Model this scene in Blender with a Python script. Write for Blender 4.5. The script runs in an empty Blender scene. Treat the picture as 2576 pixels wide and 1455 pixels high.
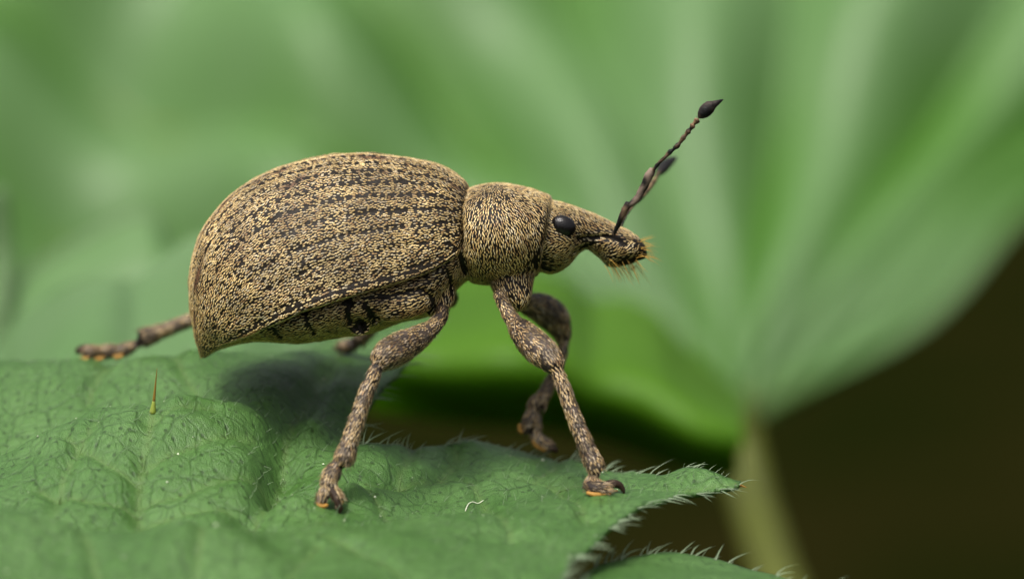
import bpy, math, random
import numpy as np
from mathutils import Vector, noise
random.seed(7); rng = np.random.default_rng(7)
sc = bpy.context.scene
C = sc.collection
sc.unit_settings.system = 'METRIC'; sc.unit_settings.scale_length = 0.01      # 1 unit = 1 cm (the weevil is ~12 mm long)

# ---------------------------------------------------------------- camera, sky, sun, exposure
FOC = 12.0                      # camera to body mid-plane
PITCH = math.radians(12)        # camera looks down
FW = 2.575                      # picture width at the mid-plane
cp, sp = math.cos(PITCH), math.sin(PITCH)
ROT = np.array([[1, 0, 0], [0, cp, sp], [0, -sp, cp]])      # stage axes (right, away, up) to world
def W(v): return np.asarray(v, float) @ ROT.T
cam_d = bpy.data.cameras.new('camera'); cam = bpy.data.objects.new('camera', cam_d); C.objects.link(cam)
cam.location = W((0, -FOC, 0)); cam.rotation_euler = (math.pi / 2 - PITCH, 0, 0)
cam_d.sensor_width = 36; cam_d.lens = 36 * FOC / FW
cam_d.clip_start = 0.1; cam_d.clip_end = 6000
cam_d.dof.use_dof = True; cam_d.dof.focus_distance = FOC - 0.2
cam_d.dof.aperture_fstop = (cam_d.lens * 1e-3) / 0.28
sc.camera = cam
SUN_EL, SUN_AZ = math.radians(66), math.radians(220)         # azimuth clockwise from +Y; comes over the camera's shoulder
w = bpy.data.worlds.new('World'); sc.world = w; w.use_nodes = True
nt = w.node_tree; nt.nodes.clear()
sky = nt.nodes.new('ShaderNodeTexSky'); sky.sky_type = 'NISHITA'; sky.sun_disc = False
sky.sun_elevation = SUN_EL; sky.sun_rotation = SUN_AZ
sky.air_density = 1.0; sky.dust_density = 9.0; sky.ozone_density = 0.6
bg = nt.nodes.new('ShaderNodeBackground'); bg.inputs[1].default_value = 0.09
out = nt.nodes.new('ShaderNodeOutputWorld')
hs_ = nt.nodes.new('ShaderNodeHueSaturation'); hs_.inputs['Saturation'].default_value = 0.4      # grey overcast sky
nt.links.new(sky.outputs[0], hs_.inputs['Color']); nt.links.new(hs_.outputs[0], bg.inputs[0]); nt.links.new(bg.outputs[0], out.inputs[0])
sl = bpy.data.lights.new('sun', 'SUN'); sl.energy = 1.5; sl.angle = math.radians(15); sl.color = (1, 0.95, 0.87)
so = bpy.data.objects.new('sun', sl); C.objects.link(so)
sd = Vector((math.sin(SUN_AZ) * math.cos(SUN_EL), math.cos(SUN_AZ) * math.cos(SUN_EL), math.sin(SUN_EL)))
so.rotation_euler = sd.to_track_quat('Z', 'Y').to_euler(); so.location = sd * 60
sc.view_settings.view_transform = 'Standard'; sc.view_settings.look = 'None'
sc.view_settings.exposure = 0.9; sc.view_settings.gamma = 1

# ---------------------------------------------------------------- helpers
def P(px, py, y=0.0):
    s = (FOC + y) / FOC
    return np.array([(px - 1287.5) / 1000 * s, y, (727.5 - py) / 1000 * s])
def srgb(r, g, b):
    f = lambda c: (c / 255 / 12.92) if c / 255 <= 0.04045 else ((c / 255 + 0.055) / 1.055) ** 2.4
    return np.array([f(r), f(g), f(b)])
def fbm(p, s, seed=0.0, octv=2):
    return np.array([noise.fractal(Vector((a[0] * s + seed, a[1] * s - seed, a[2] * s + 2 * seed)), 1.0, 2.0, octv) for a in p])

class MB:
    def __init__(s): s.v = []; s.f = []; s.n = 0
    def add(s, V, F):
        V = np.asarray(V, float); s.v.append(V)
        s.f += [tuple(int(i) + s.n for i in f) for f in F]; s.n += len(V); return s
    def V(s): return np.vstack(s.v)

def mesh_obj(name, V, F, mat, parent=None, origin=None, attrs=None, smooth=True, local=False):
    """V in stage axes. origin (world) is taken from the root it belongs to."""
    V = W(V) if not local else np.asarray(V, float)
    if origin is None:
        r = parent
        while r is not None and r.parent is not None: r = r.parent
        origin = np.array(r.location) if r is not None else V.mean(0)
    me = bpy.data.meshes.new(name)
    if isinstance(F, np.ndarray):
        n, k = F.shape
        me.vertices.add(len(V)); me.vertices.foreach_set('co', (V - origin).ravel())
        me.loops.add(n * k); me.loops.foreach_set('vertex_index', F.astype(np.int32).ravel())
        me.polygons.add(n); me.polygons.foreach_set('loop_start', np.arange(n, dtype=np.int32) * k)
        me.update(calc_edges=True); me.validate()
    else:
        me.from_pydata((V - origin).tolist(), [], F)
    me.polygons.foreach_set('use_smooth', [smooth] * len(me.polygons))
    for an, (kind, dat) in (attrs or {}).items():
        a = me.attributes.new(an, kind, 'POINT')
        dat = np.asarray(dat, float)
        if kind == 'FLOAT_COLOR':
            if dat.shape[1] == 3: dat = np.hstack([dat, np.ones((len(dat), 1))])
            a.data.foreach_set('color', dat.ravel())
        elif kind == 'FLOAT_VECTOR': a.data.foreach_set('vector', dat.ravel())
        else: a.data.foreach_set('value', dat.ravel())
    me.materials.append(mat)
    o = bpy.data.objects.new(name, me); C.objects.link(o)
    if parent is not None: o.parent = parent
    else: o.location = origin
    return o
def tag(o, label=None, cat=None, group=None, kind=None):
    for k, v in (('label', label), ('category', cat), ('group', group), ('kind', kind)):
        if v: o[k] = v
    return o
def empty(name, loc_stage):
    o = bpy.data.objects.new(name, None); C.objects.link(o); o.empty_display_size = 0.1
    o.location = W(loc_stage); return o

def cr(pts, n):
    """Catmull-Rom through rows of pts (any width)"""
    p = np.asarray(pts, float)
    if len(p) == 2:
        t = np.linspace(0, 1, n + 1)[:, None]; return p[0] * (1 - t) + p[1] * t
    e = np.vstack([2 * p[0] - p[1], p, 2 * p[-1] - p[-2]]); res = []
    for i in range(1, len(e) - 2):
        t = np.linspace(0, 1, n, endpoint=False)[:, None]
        a, b, c, d = e[i - 1], e[i], e[i + 1], e[i + 2]
        res.append(0.5 * (2 * b + (c - a) * t + (2 * a - 5 * b + 4 * c - d) * t ** 2 + (3 * b - a - 3 * c + d) * t ** 3))
    res.append(p[-1:]); return np.vstack(res)
def nrm(a): return a / (np.linalg.norm(a, axis=-1, keepdims=True) + 1e-12)
def sweep(pts, rad, n=12, flat=None, flatdir=None):
    """tube with caps. flat: scale factor of the cross-section along flatdir"""
    pts = np.asarray(pts, float); rad = np.asarray(rad, float); m = len(pts)
    T = nrm(np.gradient(pts, axis=0)); ref = np.array([0, 1, 0.0]) if flatdir is None else np.asarray(flatdir, float)
    V = []; 
    for i in range(m):
        a = ref - T[i] * np.dot(ref, T[i])
        if np.linalg.norm(a) < 1e-3: a = np.array([1, 0, 0.]) - T[i] * T[i][0]
        a = nrm(a); ref = a if flatdir is None else ref; b = np.cross(T[i], a)
        th = np.arange(n) * 2 * math.pi / n
        k = 1.0 if flat is None else flat
        V.append(pts[i] + rad[i] * (np.cos(th)[:, None] * a * k + np.sin(th)[:, None] * b))
    V = np.vstack(V); F = []
    for i in range(m - 1):
        for j in range(n):
            k = (j + 1) % n; F.append((i * n + j, i * n + k, (i + 1) * n + k, (i + 1) * n + j))
    V = np.vstack([V, pts[0] - T[0] * rad[0] * 0.6, pts[-1] + T[-1] * rad[-1] * 0.6]); a, b = m * n, m * n + 1
    for j in range(n):
        k = (j + 1) % n; F.append((a, k, j)); F.append((b, (m - 1) * n + j, (m - 1) * n + k))
    return V, F
def loft(secs, steps=5, n=40, ex=0.92):
    """secs: (Tx,Ty,Bx,By,w) pixels and half-width; closed body of elliptical sections"""
    s = cr(secs, steps); m = len(s); th = np.arange(n) * 2 * math.pi / n; V = []
    for r in s:
        T, B = P(r[0], r[1]), P(r[2], r[3]); c, a = (T + B) / 2, (T - B) / 2
        cs, sn = np.cos(th), np.sin(th)
        cs = np.sign(cs) * np.abs(cs) ** ex; sn = np.sign(sn) * np.abs(sn) ** ex
        V.append(c + cs[:, None] * a + sn[:, None] * np.array([0, r[4], 0]))
    V = np.vstack(V); F = []
    for i in range(m - 1):
        for j in range(n):
            k = (j + 1) % n; F.append((i * n + j, i * n + k, (i + 1) * n + k, (i + 1) * n + j))
    V = np.vstack([V, V[:n].mean(0), V[(m - 1) * n:m * n].mean(0)]); a, b = m * n, m * n + 1
    for j in range(n):
        k = (j + 1) % n; F.append((a, k, j)); F.append((b, (m - 1) * n + j, (m - 1) * n + k))
    return V, F
def grid_faces(nu, nv, flip=False):
    i, j = np.meshgrid(np.arange(nu - 1), np.arange(nv - 1), indexing='ij'); a = (i * nv + j).ravel()
    q = np.stack([a, a + 1, a + nv + 1, a + nv], 1)
    return q[:, ::-1].copy() if flip else q
def tris_of(F):
    F = np.asarray(F); return np.vstack([F[:, [0, 1, 2]], F[:, [0, 2, 3]]]) if F.shape[1] == 4 else F
def vnormals(V, T):
    N = np.zeros_like(V); fn = np.cross(V[T[:, 1]] - V[T[:, 0]], V[T[:, 2]] - V[T[:, 0]])
    for k in range(3): np.add.at(N, T[:, k], fn)
    return nrm(N)
def scatter(V, T, rmin, over=5.0, rfun=None, rg=rng):
    """dart throwing on a triangle mesh -> tri index, barycentric, points"""
    a = 0.5 * np.linalg.norm(np.cross(V[T[:, 1]] - V[T[:, 0]], V[T[:, 2]] - V[T[:, 0]]), axis=1)
    n = int(a.sum() / (rmin * rmin) * over); cdf = np.cumsum(a) / a.sum()
    ti = np.minimum(np.searchsorted(cdf, rg.random(n)), len(T) - 1)
    r1, r2 = np.sqrt(rg.random(n)), rg.random(n); B = np.stack([1 - r1, r1 * (1 - r2), r1 * r2], 1)
    Pt = np.einsum('ij,ijk->ik', B, V[T[ti]]); cell = {}; keep = []
    K = np.floor(Pt / rmin).astype(int).tolist(); L = Pt.tolist(); r2_ = rmin * rmin
    nb = [(i, j, k) for i in (-1, 0, 1) for j in (-1, 0, 1) for k in (-1, 0, 1)]
    for q in range(n):
        a_, b_, c_ = K[q]; x, y, z = L[q]; ok = True
        for i, j, k in nb:
            for o in cell.get((a_ + i, b_ + j, c_ + k), ()):
                if (o[0] - x) ** 2 + (o[1] - y) ** 2 + (o[2] - z) ** 2 < r2_: ok = False; break
            if not ok: break
        if ok: cell.setdefault((a_, b_, c_), []).append((x, y, z)); keep.append(q)
    return ti[keep], B[keep], Pt[keep]
def scale_mesh(p, N, D, L, Wd, lift=0.25, hgt=0.25):
    """little convex overlapping scales; all arrays of n rows"""
    N = nrm(N); D = nrm(D - N * (D * N).sum(1, keepdims=True)); S = np.cross(N, D); n = len(p)
    L = np.broadcast_to(L, (n,))[:, None]; Wd = np.broadcast_to(Wd, (n,))[:, None]; lift = np.broadcast_to(lift, (n,))[:, None]
    def pt(u, s, h): return p + D * (L * (u - 0.5)) + S * (Wd * s) + N * (L * u * lift + Wd * h + 0.0006)
    vs = [pt(0, 0, 0), pt(.3, .42, 0), pt(.3, 0, hgt), pt(.3, -.42, 0), pt(.75, .42, 0), pt(.75, 0, hgt), pt(.75, -.42, 0), pt(1, 0, 0)]
    V = np.stack(vs, 1).reshape(-1, 3)
    f = np.array([(0, 2, 1), (0, 3, 2), (1, 2, 5), (1, 5, 4), (2, 3, 6), (2, 6, 5), (4, 5, 7), (5, 6, 7)])
    F = (f[None] + (np.arange(n) * 8)[:, None, None]).reshape(-1, 3)
    return V, F
def hairs(base, direction, length, r0, bend, seg=4, sides=3):
    """many tapered curved hairs as one mesh; bend = vector added quadratically"""
    V = []; F = []; nv = 0
    for b, d, l, r, bd in zip(base, direction, length, r0, bend):
        d = d / (np.linalg.norm(d) + 1e-9); a = np.cross(d, [0.3, 0.9, 0.2]); a /= np.linalg.norm(a) + 1e-9; c = np.cross(d, a)
        for i in range(seg):
            t = i / seg; cpt = b + d * l * t + bd * l * t * t; rr = r * (1 - t) ** 0.8
            for k in range(sides):
                th = 2 * math.pi * k / sides; V.append(cpt + rr * (math.cos(th) * a + math.sin(th) * c))
        V.append(b + d * l + bd * l)
        for i in range(seg - 1):
            for k in range(sides):
                q = (k + 1) % sides; o = nv + i * sides
                F.append((o + k, o + q, o + sides + q)); F.append((o + k, o + sides + q, o + sides + k))
        o = nv + (seg - 1) * sides
        for k in range(sides): F.append((o + k, o + (k + 1) % sides, nv + seg * sides))
        nv += seg * sides + 1
    return np.array(V), np.array(F)

# ---------------------------------------------------------------- materials
def new_mat(name):
    m = bpy.data.materials.new(name); m.use_nodes = True; n = m.node_tree
    b = n.nodes['Principled BSDF']; return m, n, b
def nd(n, t, **kw):
    x = n.nodes.new(t)
    for k, v in kw.items():
        if k.startswith('i_'): x.inputs[int(k[2:]) if k[2:].isdigit() else k[2:]].default_value = v
        else: setattr(x, k, v)
    return x
def ramp(n, pts):
    r = n.nodes.new('ShaderNodeValToRGB'); e = r.color_ramp.elements
    while len(e) < len(pts): e.new(0.5)
    for q, (p, c) in zip(e, pts): q.position = p; q.color = (*c, 1)
    return r
def mixc(n, f, a, b, mode='MIX'):
    x = n.nodes.new('ShaderNodeMix'); x.data_type = 'RGBA'; x.blend_type = mode
    for s, v in ((x.inputs[0], f), (x.inputs[6], a), (x.inputs[7], b)):
        if isinstance(v, bpy.types.NodeSocket): n.links.new(v, s)
        else: s.default_value = v if not hasattr(v, '__len__') else (*v, 1)
    return x.outputs[2]

def attr_mat(name, rough=0.5, spec=0.5, bump=0.0, bscale=300, coat=0.0, sheen=0.0):
    m, n, b = new_mat(name); a = nd(n, 'ShaderNodeAttribute', attribute_name='Col')
    n.links.new(a.outputs['Color'], b.inputs['Base Color']); b.inputs['Roughness'].default_value = rough
    b.inputs['Specular IOR Level'].default_value = spec; b.inputs['Sheen Weight'].default_value = sheen
    if bump:
        t = nd(n, 'ShaderNodeTexNoise'); t.inputs['Scale'].default_value = bscale; t.inputs['Detail'].default_value = 3
        tc = nd(n, 'ShaderNodeTexCoord'); n.links.new(tc.outputs['Object'], t.inputs['Vector'])
        bp = nd(n, 'ShaderNodeBump'); bp.inputs['Strength'].default_value = bump; bp.inputs['Distance'].default_value = 0.004
        n.links.new(t.outputs[0], bp.inputs['Height']); n.links.new(bp.outputs[0], b.inputs['Normal'])
    return m
M_scale = attr_mat('scale_coat', 0.42, 0.45)
M_cut = attr_mat('cuticle', 0.4, 0.14, 0.5, 260)
def eye_mat():
    m, n, b = new_mat('compound_eye'); b.inputs['Base Color'].default_value = (0.006, 0.005, 0.005, 1)
    b.inputs['Roughness'].default_value = 0.16; b.inputs['Specular IOR Level'].default_value = 0.35
    v = nd(n, 'ShaderNodeTexVoronoi'); v.inputs['Scale'].default_value = 330; tc = nd(n, 'ShaderNodeTexCoord')
    n.links.new(tc.outputs['Object'], v.inputs['Vector'])
    bp = nd(n, 'ShaderNodeBump'); bp.invert = True; bp.inputs['Strength'].default_value = 0.25; bp.inputs['Distance'].default_value = 0.002
    n.links.new(v.outputs['Distance'], bp.inputs['Height']); n.links.new(bp.outputs[0], b.inputs['Normal']); return m
M_eye = eye_mat()
def plain(name, col, rough=0.5, spec=0.5, trans=0.0, noise_amt=0.0, nscale=20):
    m, n, b = new_mat(name); b.inputs['Base Color'].default_value = (*col, 1); b.inputs['Roughness'].default_value = rough
    b.inputs['Specular IOR Level'].default_value = spec
    if noise_amt:
        t = nd(n, 'ShaderNodeTexNoise'); t.inputs['Scale'].default_value = nscale; t.inputs['Detail'].default_value = 4
        tc = nd(n, 'ShaderNodeTexCoord'); n.links.new(tc.outputs['Object'], t.inputs['Vector'])
        r = ramp(n, [(0.3, tuple(np.array(col) * (1 - noise_amt))), (0.7, tuple(np.array(col) * (1 + noise_amt)))])
        n.links.new(t.outputs[0], r.inputs[0]); n.links.new(r.outputs[0], b.inputs['Base Color'])
    if trans:
        tr = nd(n, 'ShaderNodeBsdfTranslucent'); tr.inputs[0].default_value = (*col, 1)
        mx = nd(n, 'ShaderNodeMixShader'); mx.inputs[0].default_value = trans; o = n.nodes['Material Output']
        n.links.new(b.outputs[0], mx.inputs[1]); n.links.new(tr.outputs[0], mx.inputs[2]); n.links.new(mx.outputs[0], o.inputs[0])
    return m
M_bristle = plain('golden_bristle', (0.6, 0.36, 0.07), 0.35, 0.5, 0.3)
M_pad = plain('foot_pad', (0.38, 0.2, 0.04), 0.6, 0.3, 0.0, 0.25, 120)
M_hair = plain('leaf_hair', (0.27, 0.36, 0.22), 0.4, 0.5, 0.4)
M_spine = plain('spine_amber', (0.25, 0.15, 0.025), 0.35, 0.5, 0.3, 0.3, 30)
M_spineb = plain('spine_base', (0.3, 0.36, 0.06), 0.4, 0.5, 0.3, 0.3, 30)
M_pollen = plain('pollen', (0.75, 0.78, 0.6), 0.6, 0.4)
M_stem = plain('stem', (0.11, 0.13, 0.02), 0.5, 0.3, 0.2, 0.4, 2)

def leaf_mat(name, base, dark, veinc, trans_col, trans=0.3, rough=0.46, fine=True, spec=0.5):
    """base/dark: patchy blade colour; attribute 'vein' (0..1) tints veins; attribute 'sheet' = flat leaf coordinates"""
    m, n, b = new_mat(name); L = n.links.new; o = n.nodes['Material Output']
    sh = nd(n, 'ShaderNodeAttribute', attribute_name='sheet'); ve = nd(n, 'ShaderNodeAttribute', attribute_name='vein')
    t1 = nd(n, 'ShaderNodeTexNoise'); t1.inputs['Scale'].default_value = 5; t1.inputs['Detail'].default_value = 5; L(sh.outputs['Vector'], t1.inputs['Vector'])
    r1 = ramp(n, [(0.35, dark), (0.65, base)]); L(t1.outputs[0], r1.inputs[0]); col = r1.outputs[0]
    b.inputs['Roughness'].default_value = rough; b.inputs['Specular IOR Level'].default_value = spec
    if fine:
        tw = nd(n, 'ShaderNodeTexNoise'); tw.inputs['Scale'].default_value = 14; tw.inputs['Detail'].default_value = 3; L(sh.outputs['Vector'], tw.inputs['Vector'])
        sc_ = nd(n, 'ShaderNodeVectorMath', operation='SCALE'); sc_.inputs['Scale'].default_value = 0.03; L(tw.outputs['Color'], sc_.inputs[0])
        ad = nd(n, 'ShaderNodeVectorMath', operation='ADD'); L(sh.outputs['Vector'], ad.inputs[0]); L(sc_.outputs[0], ad.inputs[1])
        hs = None
        for scale, wd in ((13, 0.07), (34, 0.25)):
            v = nd(n, 'ShaderNodeTexVoronoi', feature='DISTANCE_TO_EDGE', voronoi_dimensions='2D'); v.inputs['Scale'].default_value = scale; L(ad.outputs[0], v.inputs['Vector'])
            mr = nd(n, 'ShaderNodeMapRange', interpolation_type='SMOOTHSTEP'); mr.inputs[1].default_value = 0; mr.inputs[2].default_value = wd; mr.inputs[3].default_value = 0; mr.inputs[4].default_value = 1
            L(v.outputs['Distance'], mr.inputs[0])
            if hs is None: x = nd(n, 'ShaderNodeMath', operation='MULTIPLY'); L(mr.outputs[0], x.inputs[0]); x.inputs[1].default_value = 0.8; hs = x.outputs[0]
            else:
                x = nd(n, 'ShaderNodeMath', operation='MULTIPLY_ADD'); L(mr.outputs[0], x.inputs[0]); x.inputs[1].default_value = 0.6; L(hs, x.inputs[2]); hs = x.outputs[0]
        # pin-prick dots (hair bases)
        v = nd(n, 'ShaderNodeTexVoronoi', voronoi_dimensions='2D'); v.inputs['Scale'].default_value = 24; L(sh.outputs['Vector'], v.inputs['Vector'])
        dt = nd(n, 'ShaderNodeMapRange', interpolation_type='SMOOTHSTEP'); dt.inputs[1].default_value = 0.06; dt.inputs[2].default_value = 0.16; dt.inputs[3].default_value = 1; dt.inputs[4].default_value = 0
        L(v.outputs['Distance'], dt.inputs[0])
        lin = nd(n, 'ShaderNodeMapRange'); lin.inputs[1].default_value = 0; lin.inputs[2].default_value = 1.4; L(hs, lin.inputs[0])
        col = mixc(n, lin.outputs[0], tuple(np.array(dark) * 0.6), col)
        ds = nd(n, 'ShaderNodeMath', operation='MULTIPLY'); L(dt.outputs[0], ds.inputs[0]); ds.inputs[1].default_value = 0.9
        col = mixc(n, ds.outputs[0], col, tuple(np.array(dark) * 0.4))
        gr = nd(n, 'ShaderNodeTexNoise'); gr.inputs['Scale'].default_value = 260; gr.inputs['Detail'].default_value = 4; L(sh.outputs['Vector'], gr.inputs['Vector'])
        h1 = nd(n, 'ShaderNodeMath', operation='MULTIPLY_ADD'); L(gr.outputs[0], h1.inputs[0]); h1.inputs[1].default_value = 2.4; L(hs, h1.inputs[2])
        h2 = nd(n, 'ShaderNodeMath', operation='MULTIPLY_ADD'); L(dt.outputs[0], h2.inputs[0]); h2.inputs[1].default_value = -0.7; L(h1.outputs[0], h2.inputs[2])
        bp = nd(n, 'ShaderNodeBump'); bp.inputs['Strength'].default_value = 0.6; bp.inputs['Distance'].default_value = 0.0035
        L(h2.outputs[0], bp.inputs['Height']); L(bp.outputs[0], b.inputs['Normal'])
        rr = nd(n, 'ShaderNodeMapRange'); rr.inputs[3].default_value = rough - 0.12; rr.inputs[4].default_value = rough + 0.15; L(gr.outputs[0], rr.inputs[0]); L(rr.outputs[0], b.inputs['Roughness'])
    col = mixc(n, ve.outputs['Fac'], col, veinc)
    L(col, b.inputs['Base Color'])
    tr = nd(n, 'ShaderNodeBsdfTranslucent'); tr.inputs[0].default_value = (*trans_col, 1)
    mx = nd(n, 'ShaderNodeMixShader'); mx.inputs[0].default_value = trans
    L(b.outputs[0], mx.inputs[1]); L(tr.outputs[0], mx.inputs[2]); L(mx.outputs[0], o.inputs[0]); return m
M_leaf = leaf_mat('hairy_leaf', (0.095, 0.205, 0.052), (0.06, 0.155, 0.028), (0.13, 0.21, 0.06), (0.1, 0.24, 0.02), 0.16, 0.38, True, 0.42)
M_leafbg = leaf_mat('pleated_leaf', (0.12, 0.22, 0.085), (0.095, 0.2, 0.06), (0.055, 0.16, 0.012), (0.14, 0.3, 0.03), 0.22, 0.5, False, 0.4)  # vein green is darkened: it also holds the shade of the pleat valleys
M_leafy = leaf_mat('backlit_leaf', (0.11, 0.26, 0.015), (0.09, 0.22, 0.012), (0.12, 0.28, 0.03), (0.22, 0.42, 0.02), 0.5, 0.5, False, 0.3)  # bright base colour carries part of the light shining through the blade
def soil():
    m, n, b = new_mat('soil'); tc = nd(n, 'ShaderNodeTexCoord')
    t = nd(n, 'ShaderNodeTexNoise'); t.inputs['Scale'].default_value = 0.12; t.inputs['Detail'].default_value = 6; n.links.new(tc.outputs['Object'], t.inputs['Vector'])
    r = ramp(n, [(0.35, (0.004, 0.0075, 0.001)), (0.55, (0.0095, 0.0095, 0.002)), (0.75, (0.0135, 0.0115, 0.003))]); n.links.new(t.outputs[0], r.inputs[0])  # shade of a plant cover that isn't built is put into these dark tones
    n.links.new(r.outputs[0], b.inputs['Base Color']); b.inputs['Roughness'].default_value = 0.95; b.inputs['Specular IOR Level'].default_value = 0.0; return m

# ---------------------------------------------------------------- ground
g = 40; xs = np.linspace(-1, 1, g); xs = np.sign(xs) * np.abs(xs) ** 3 * 3000
gx, gy = np.meshgrid(xs, xs, indexing='ij'); gz = -19 + 0.5 * np.sin(gx * 0.21) * np.cos(gy * 0.17)
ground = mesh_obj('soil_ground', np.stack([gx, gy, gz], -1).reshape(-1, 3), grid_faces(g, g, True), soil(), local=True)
tag(ground, kind='structure')

# ---------------------------------------------------------------- leaves: smooth interpolated sheet clipped by an outline
def tps(pts, vals, lam=1e-4):
    pts = np.asarray(pts); n = len(pts); d = np.linalg.norm(pts[:, None] - pts[None], axis=2)
    K = np.where(d > 0, d * d * np.log(d + 1e-12), 0) + lam * np.eye(n); Q = np.hstack([np.ones((n, 1)), pts])
    A = np.block([[K, Q], [Q.T, np.zeros((3, 3))]]); s = np.linalg.solve(A, np.concatenate([vals, np.zeros(3)]))
    def f(q):
        q = np.asarray(q); out = np.empty(len(q))
        for i in range(0, len(q), 20000):
            e = q[i:i + 20000]; dd = np.linalg.norm(e[:, None] - pts[None], axis=2)
            out[i:i + 20000] = np.where(dd > 0, dd * dd * np.log(dd + 1e-12), 0) @ s[:n] + s[n] + e @ s[n + 1:]
        return out
    return f
def inside(poly, q):
    r = np.zeros(len(q), bool); n = len(poly)
    for i in range(n):
        (x1, y1), (x2, y2) = poly[i], poly[(i + 1) % n]
        c = ((y1 > q[:, 1]) != (y2 > q[:, 1])) & (q[:, 0] < (x2 - x1) * (q[:, 1] - y1) / (y2 - y1 + 1e-15) + x1); r ^= c
    return r
def seg_dist(poly, q, closed=False):
    """distance, nearest point to a polyline"""
    best = np.full(len(q), 1e9); bp = np.zeros_like(q); m = len(poly)
    for i in range(m if closed else m - 1):
        a, b = np.asarray(poly[i]), np.asarray(poly[(i + 1) % m]); ab = b - a
        t = np.clip(((q - a) @ ab) / (ab @ ab + 1e-15), 0, 1); p = a + t[:, None] * ab; d = np.linalg.norm(q - p, axis=1)
        k = d < best; best[k] = d[k]; bp[k] = p[k]
    return best, bp
def sheet(outline, h, step, thick, relief=None):
    """outline: (n,2) polygon; h(q)->z. Returns V (top+bottom), F, top count, sheet coords"""
    lo, hi = outline.min(0) - step, outline.max(0) + step
    nx, ny = int((hi[0] - lo[0]) / step) + 2, int((hi[1] - lo[1]) / step) + 2
    gx, gy = np.meshgrid(lo[0] + np.arange(nx) * step, lo[1] + np.arange(ny) * step, indexing='ij'); q = np.stack([gx, gy], -1).reshape(-1, 2)
    F = grid_faces(nx, ny, True); cen = q[F].mean(1); F = F[inside(outline, cen)]
    used = np.unique(F); mp = np.full(len(q), -1); mp[used] = np.arange(len(used)); F = mp[F]; q = q[used]
    e = np.vstack([F[:, [0, 1]], F[:, [1, 2]], F[:, [2, 3]], F[:, [3, 0]]]); es = np.sort(e, 1)
    u, inv, cnt = np.unique(es, axis=0, return_inverse=True, return_counts=True); be = e[cnt[inv.ravel()] == 1]
    bv = np.unique(be); _, bp = seg_dist(outline, q[bv], True); q[bv] = bp
    z = h(q); top = np.column_stack([q, z]); n = len(q)
    if relief is not None: top[:, 2] += relief(q)
    bot = top.copy(); bot[:, 2] -= thick; V = np.vstack([top, bot])
    Fq = np.vstack([F, F[:, ::-1] + n, np.column_stack([be[:, 1], be[:, 0], be[:, 0] + n, be[:, 1] + n])])
    return V, Fq, n, q, F
def tri_of_top(F): return tris_of(F)

# --- main hairy leaf under the weevil
ctl = [  # (px, py, depth)
 (1500,1246,-.36),(1570,1250,-.36),(830,1282,-.43),(855,1292,-.44),(1375,1136,.22),(230,906,.46),(300,900,.45),(190,903,.47),(510,1015,0.03),(510,940,.22),
 (690,985,.06),(620,960,.1),(720,925,.3),(620,905,.35),(850,930,.33),(950,905,.5),(860,885,.55),
 (735,1040,.02),(715,1115,-.08),(706,1195,-.18),(688,1265,-.32),(625,1325,-.55),(770,990,.15),(600,1070,-.15),(645,1175,-.3),(790,1130,-.1),(790,1205,-.25),
 (400,1000,-.1),(250,1025,-.12),(100,1100,-.16),(560,1012,-.08),(650,1055,-.08),(380,1150,-.36),(150,1170,-.36),(560,1140,-.3),(0,1190,-.3),(-150,1200,-.3),
 (340,1325,-.6),(340,1380,-.72),(100,1300,-.58),(100,1360,-.72),(550,1300,-.56),(540,1370,-.72),(-100,1350,-.72),
 (400,1085,.03),(250,1100,.02),(100,1150,0),(0,1170,0),(560,1040,.02),
 (400,960,.22),(200,985,.22),(60,1010,.22),(200,906,.5),(0,913,.5),(-200,930,.5),(470,903,.34),(380,899,.44),
 (200,950,.9),(0,950,.9),(480,930,.8),(700,900,.8),(900,860,.85),(-250,980,.9),
 (0,1288,-.92),(150,1315,-.92),(300,1338,-.92),(420,1322,-.92),(520,1308,-.92),(620,1332,-.92),(700,1362,-.9),(900,1345,-.82),(-250,1300,-.86),
 (0,1480,-1.2),(500,1500,-1.2),(900,1490,-1.2),(-300,1480,-1.2),(0,1700,-1.6),(900,1700,-1.6),(-400,1700,-1.6),
 (840,1120,-.04),(800,1060,0),(870,1100,.06),(930,1010,.2),(1000,930,.4),(1050,870,.6),(1075,810,.85),(860,1000,.2),
 (855,1150,-.12),(900,1130,-.05),(1000,1117,.05),(1100,1110,.12),(1250,1118,.2),(1340,1130,.25),(1460,1156,.16),(1560,1186,.05),(1650,1197,-.08),(1760,1190,-.2),(1865,1193,-.25),
 (1780,1220,-.3),(1700,1243,-.38),(1600,1275,-.5),(1530,1335,-.65),(1450,1400,-.85),(1420,1455,-1),(1380,1560,-1.2),(1300,1680,-1.5),
 (1100,1190,-.1),(1300,1195,-.05),(1000,1170,-.1),(1150,1308,-.36),(1000,1300,-.36),(1300,1280,-.36),(1050,1302,-.54),(1250,1280,-.54),(1440,1265,-.47),(1300,1345,-.7),(1250,1420,-.95),(1200,1500,-1.15),(1050,1420,-1),
 (750,1255,-.42),(780,1300,-.5),(900,1220,-.32),(720,1320,-.6),(840,1225,-.32)]
CP = np.array([P(*c) for c in ctl]); leaf_h = tps(CP[:, :2], CP[:, 2], 2e-4)
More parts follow.
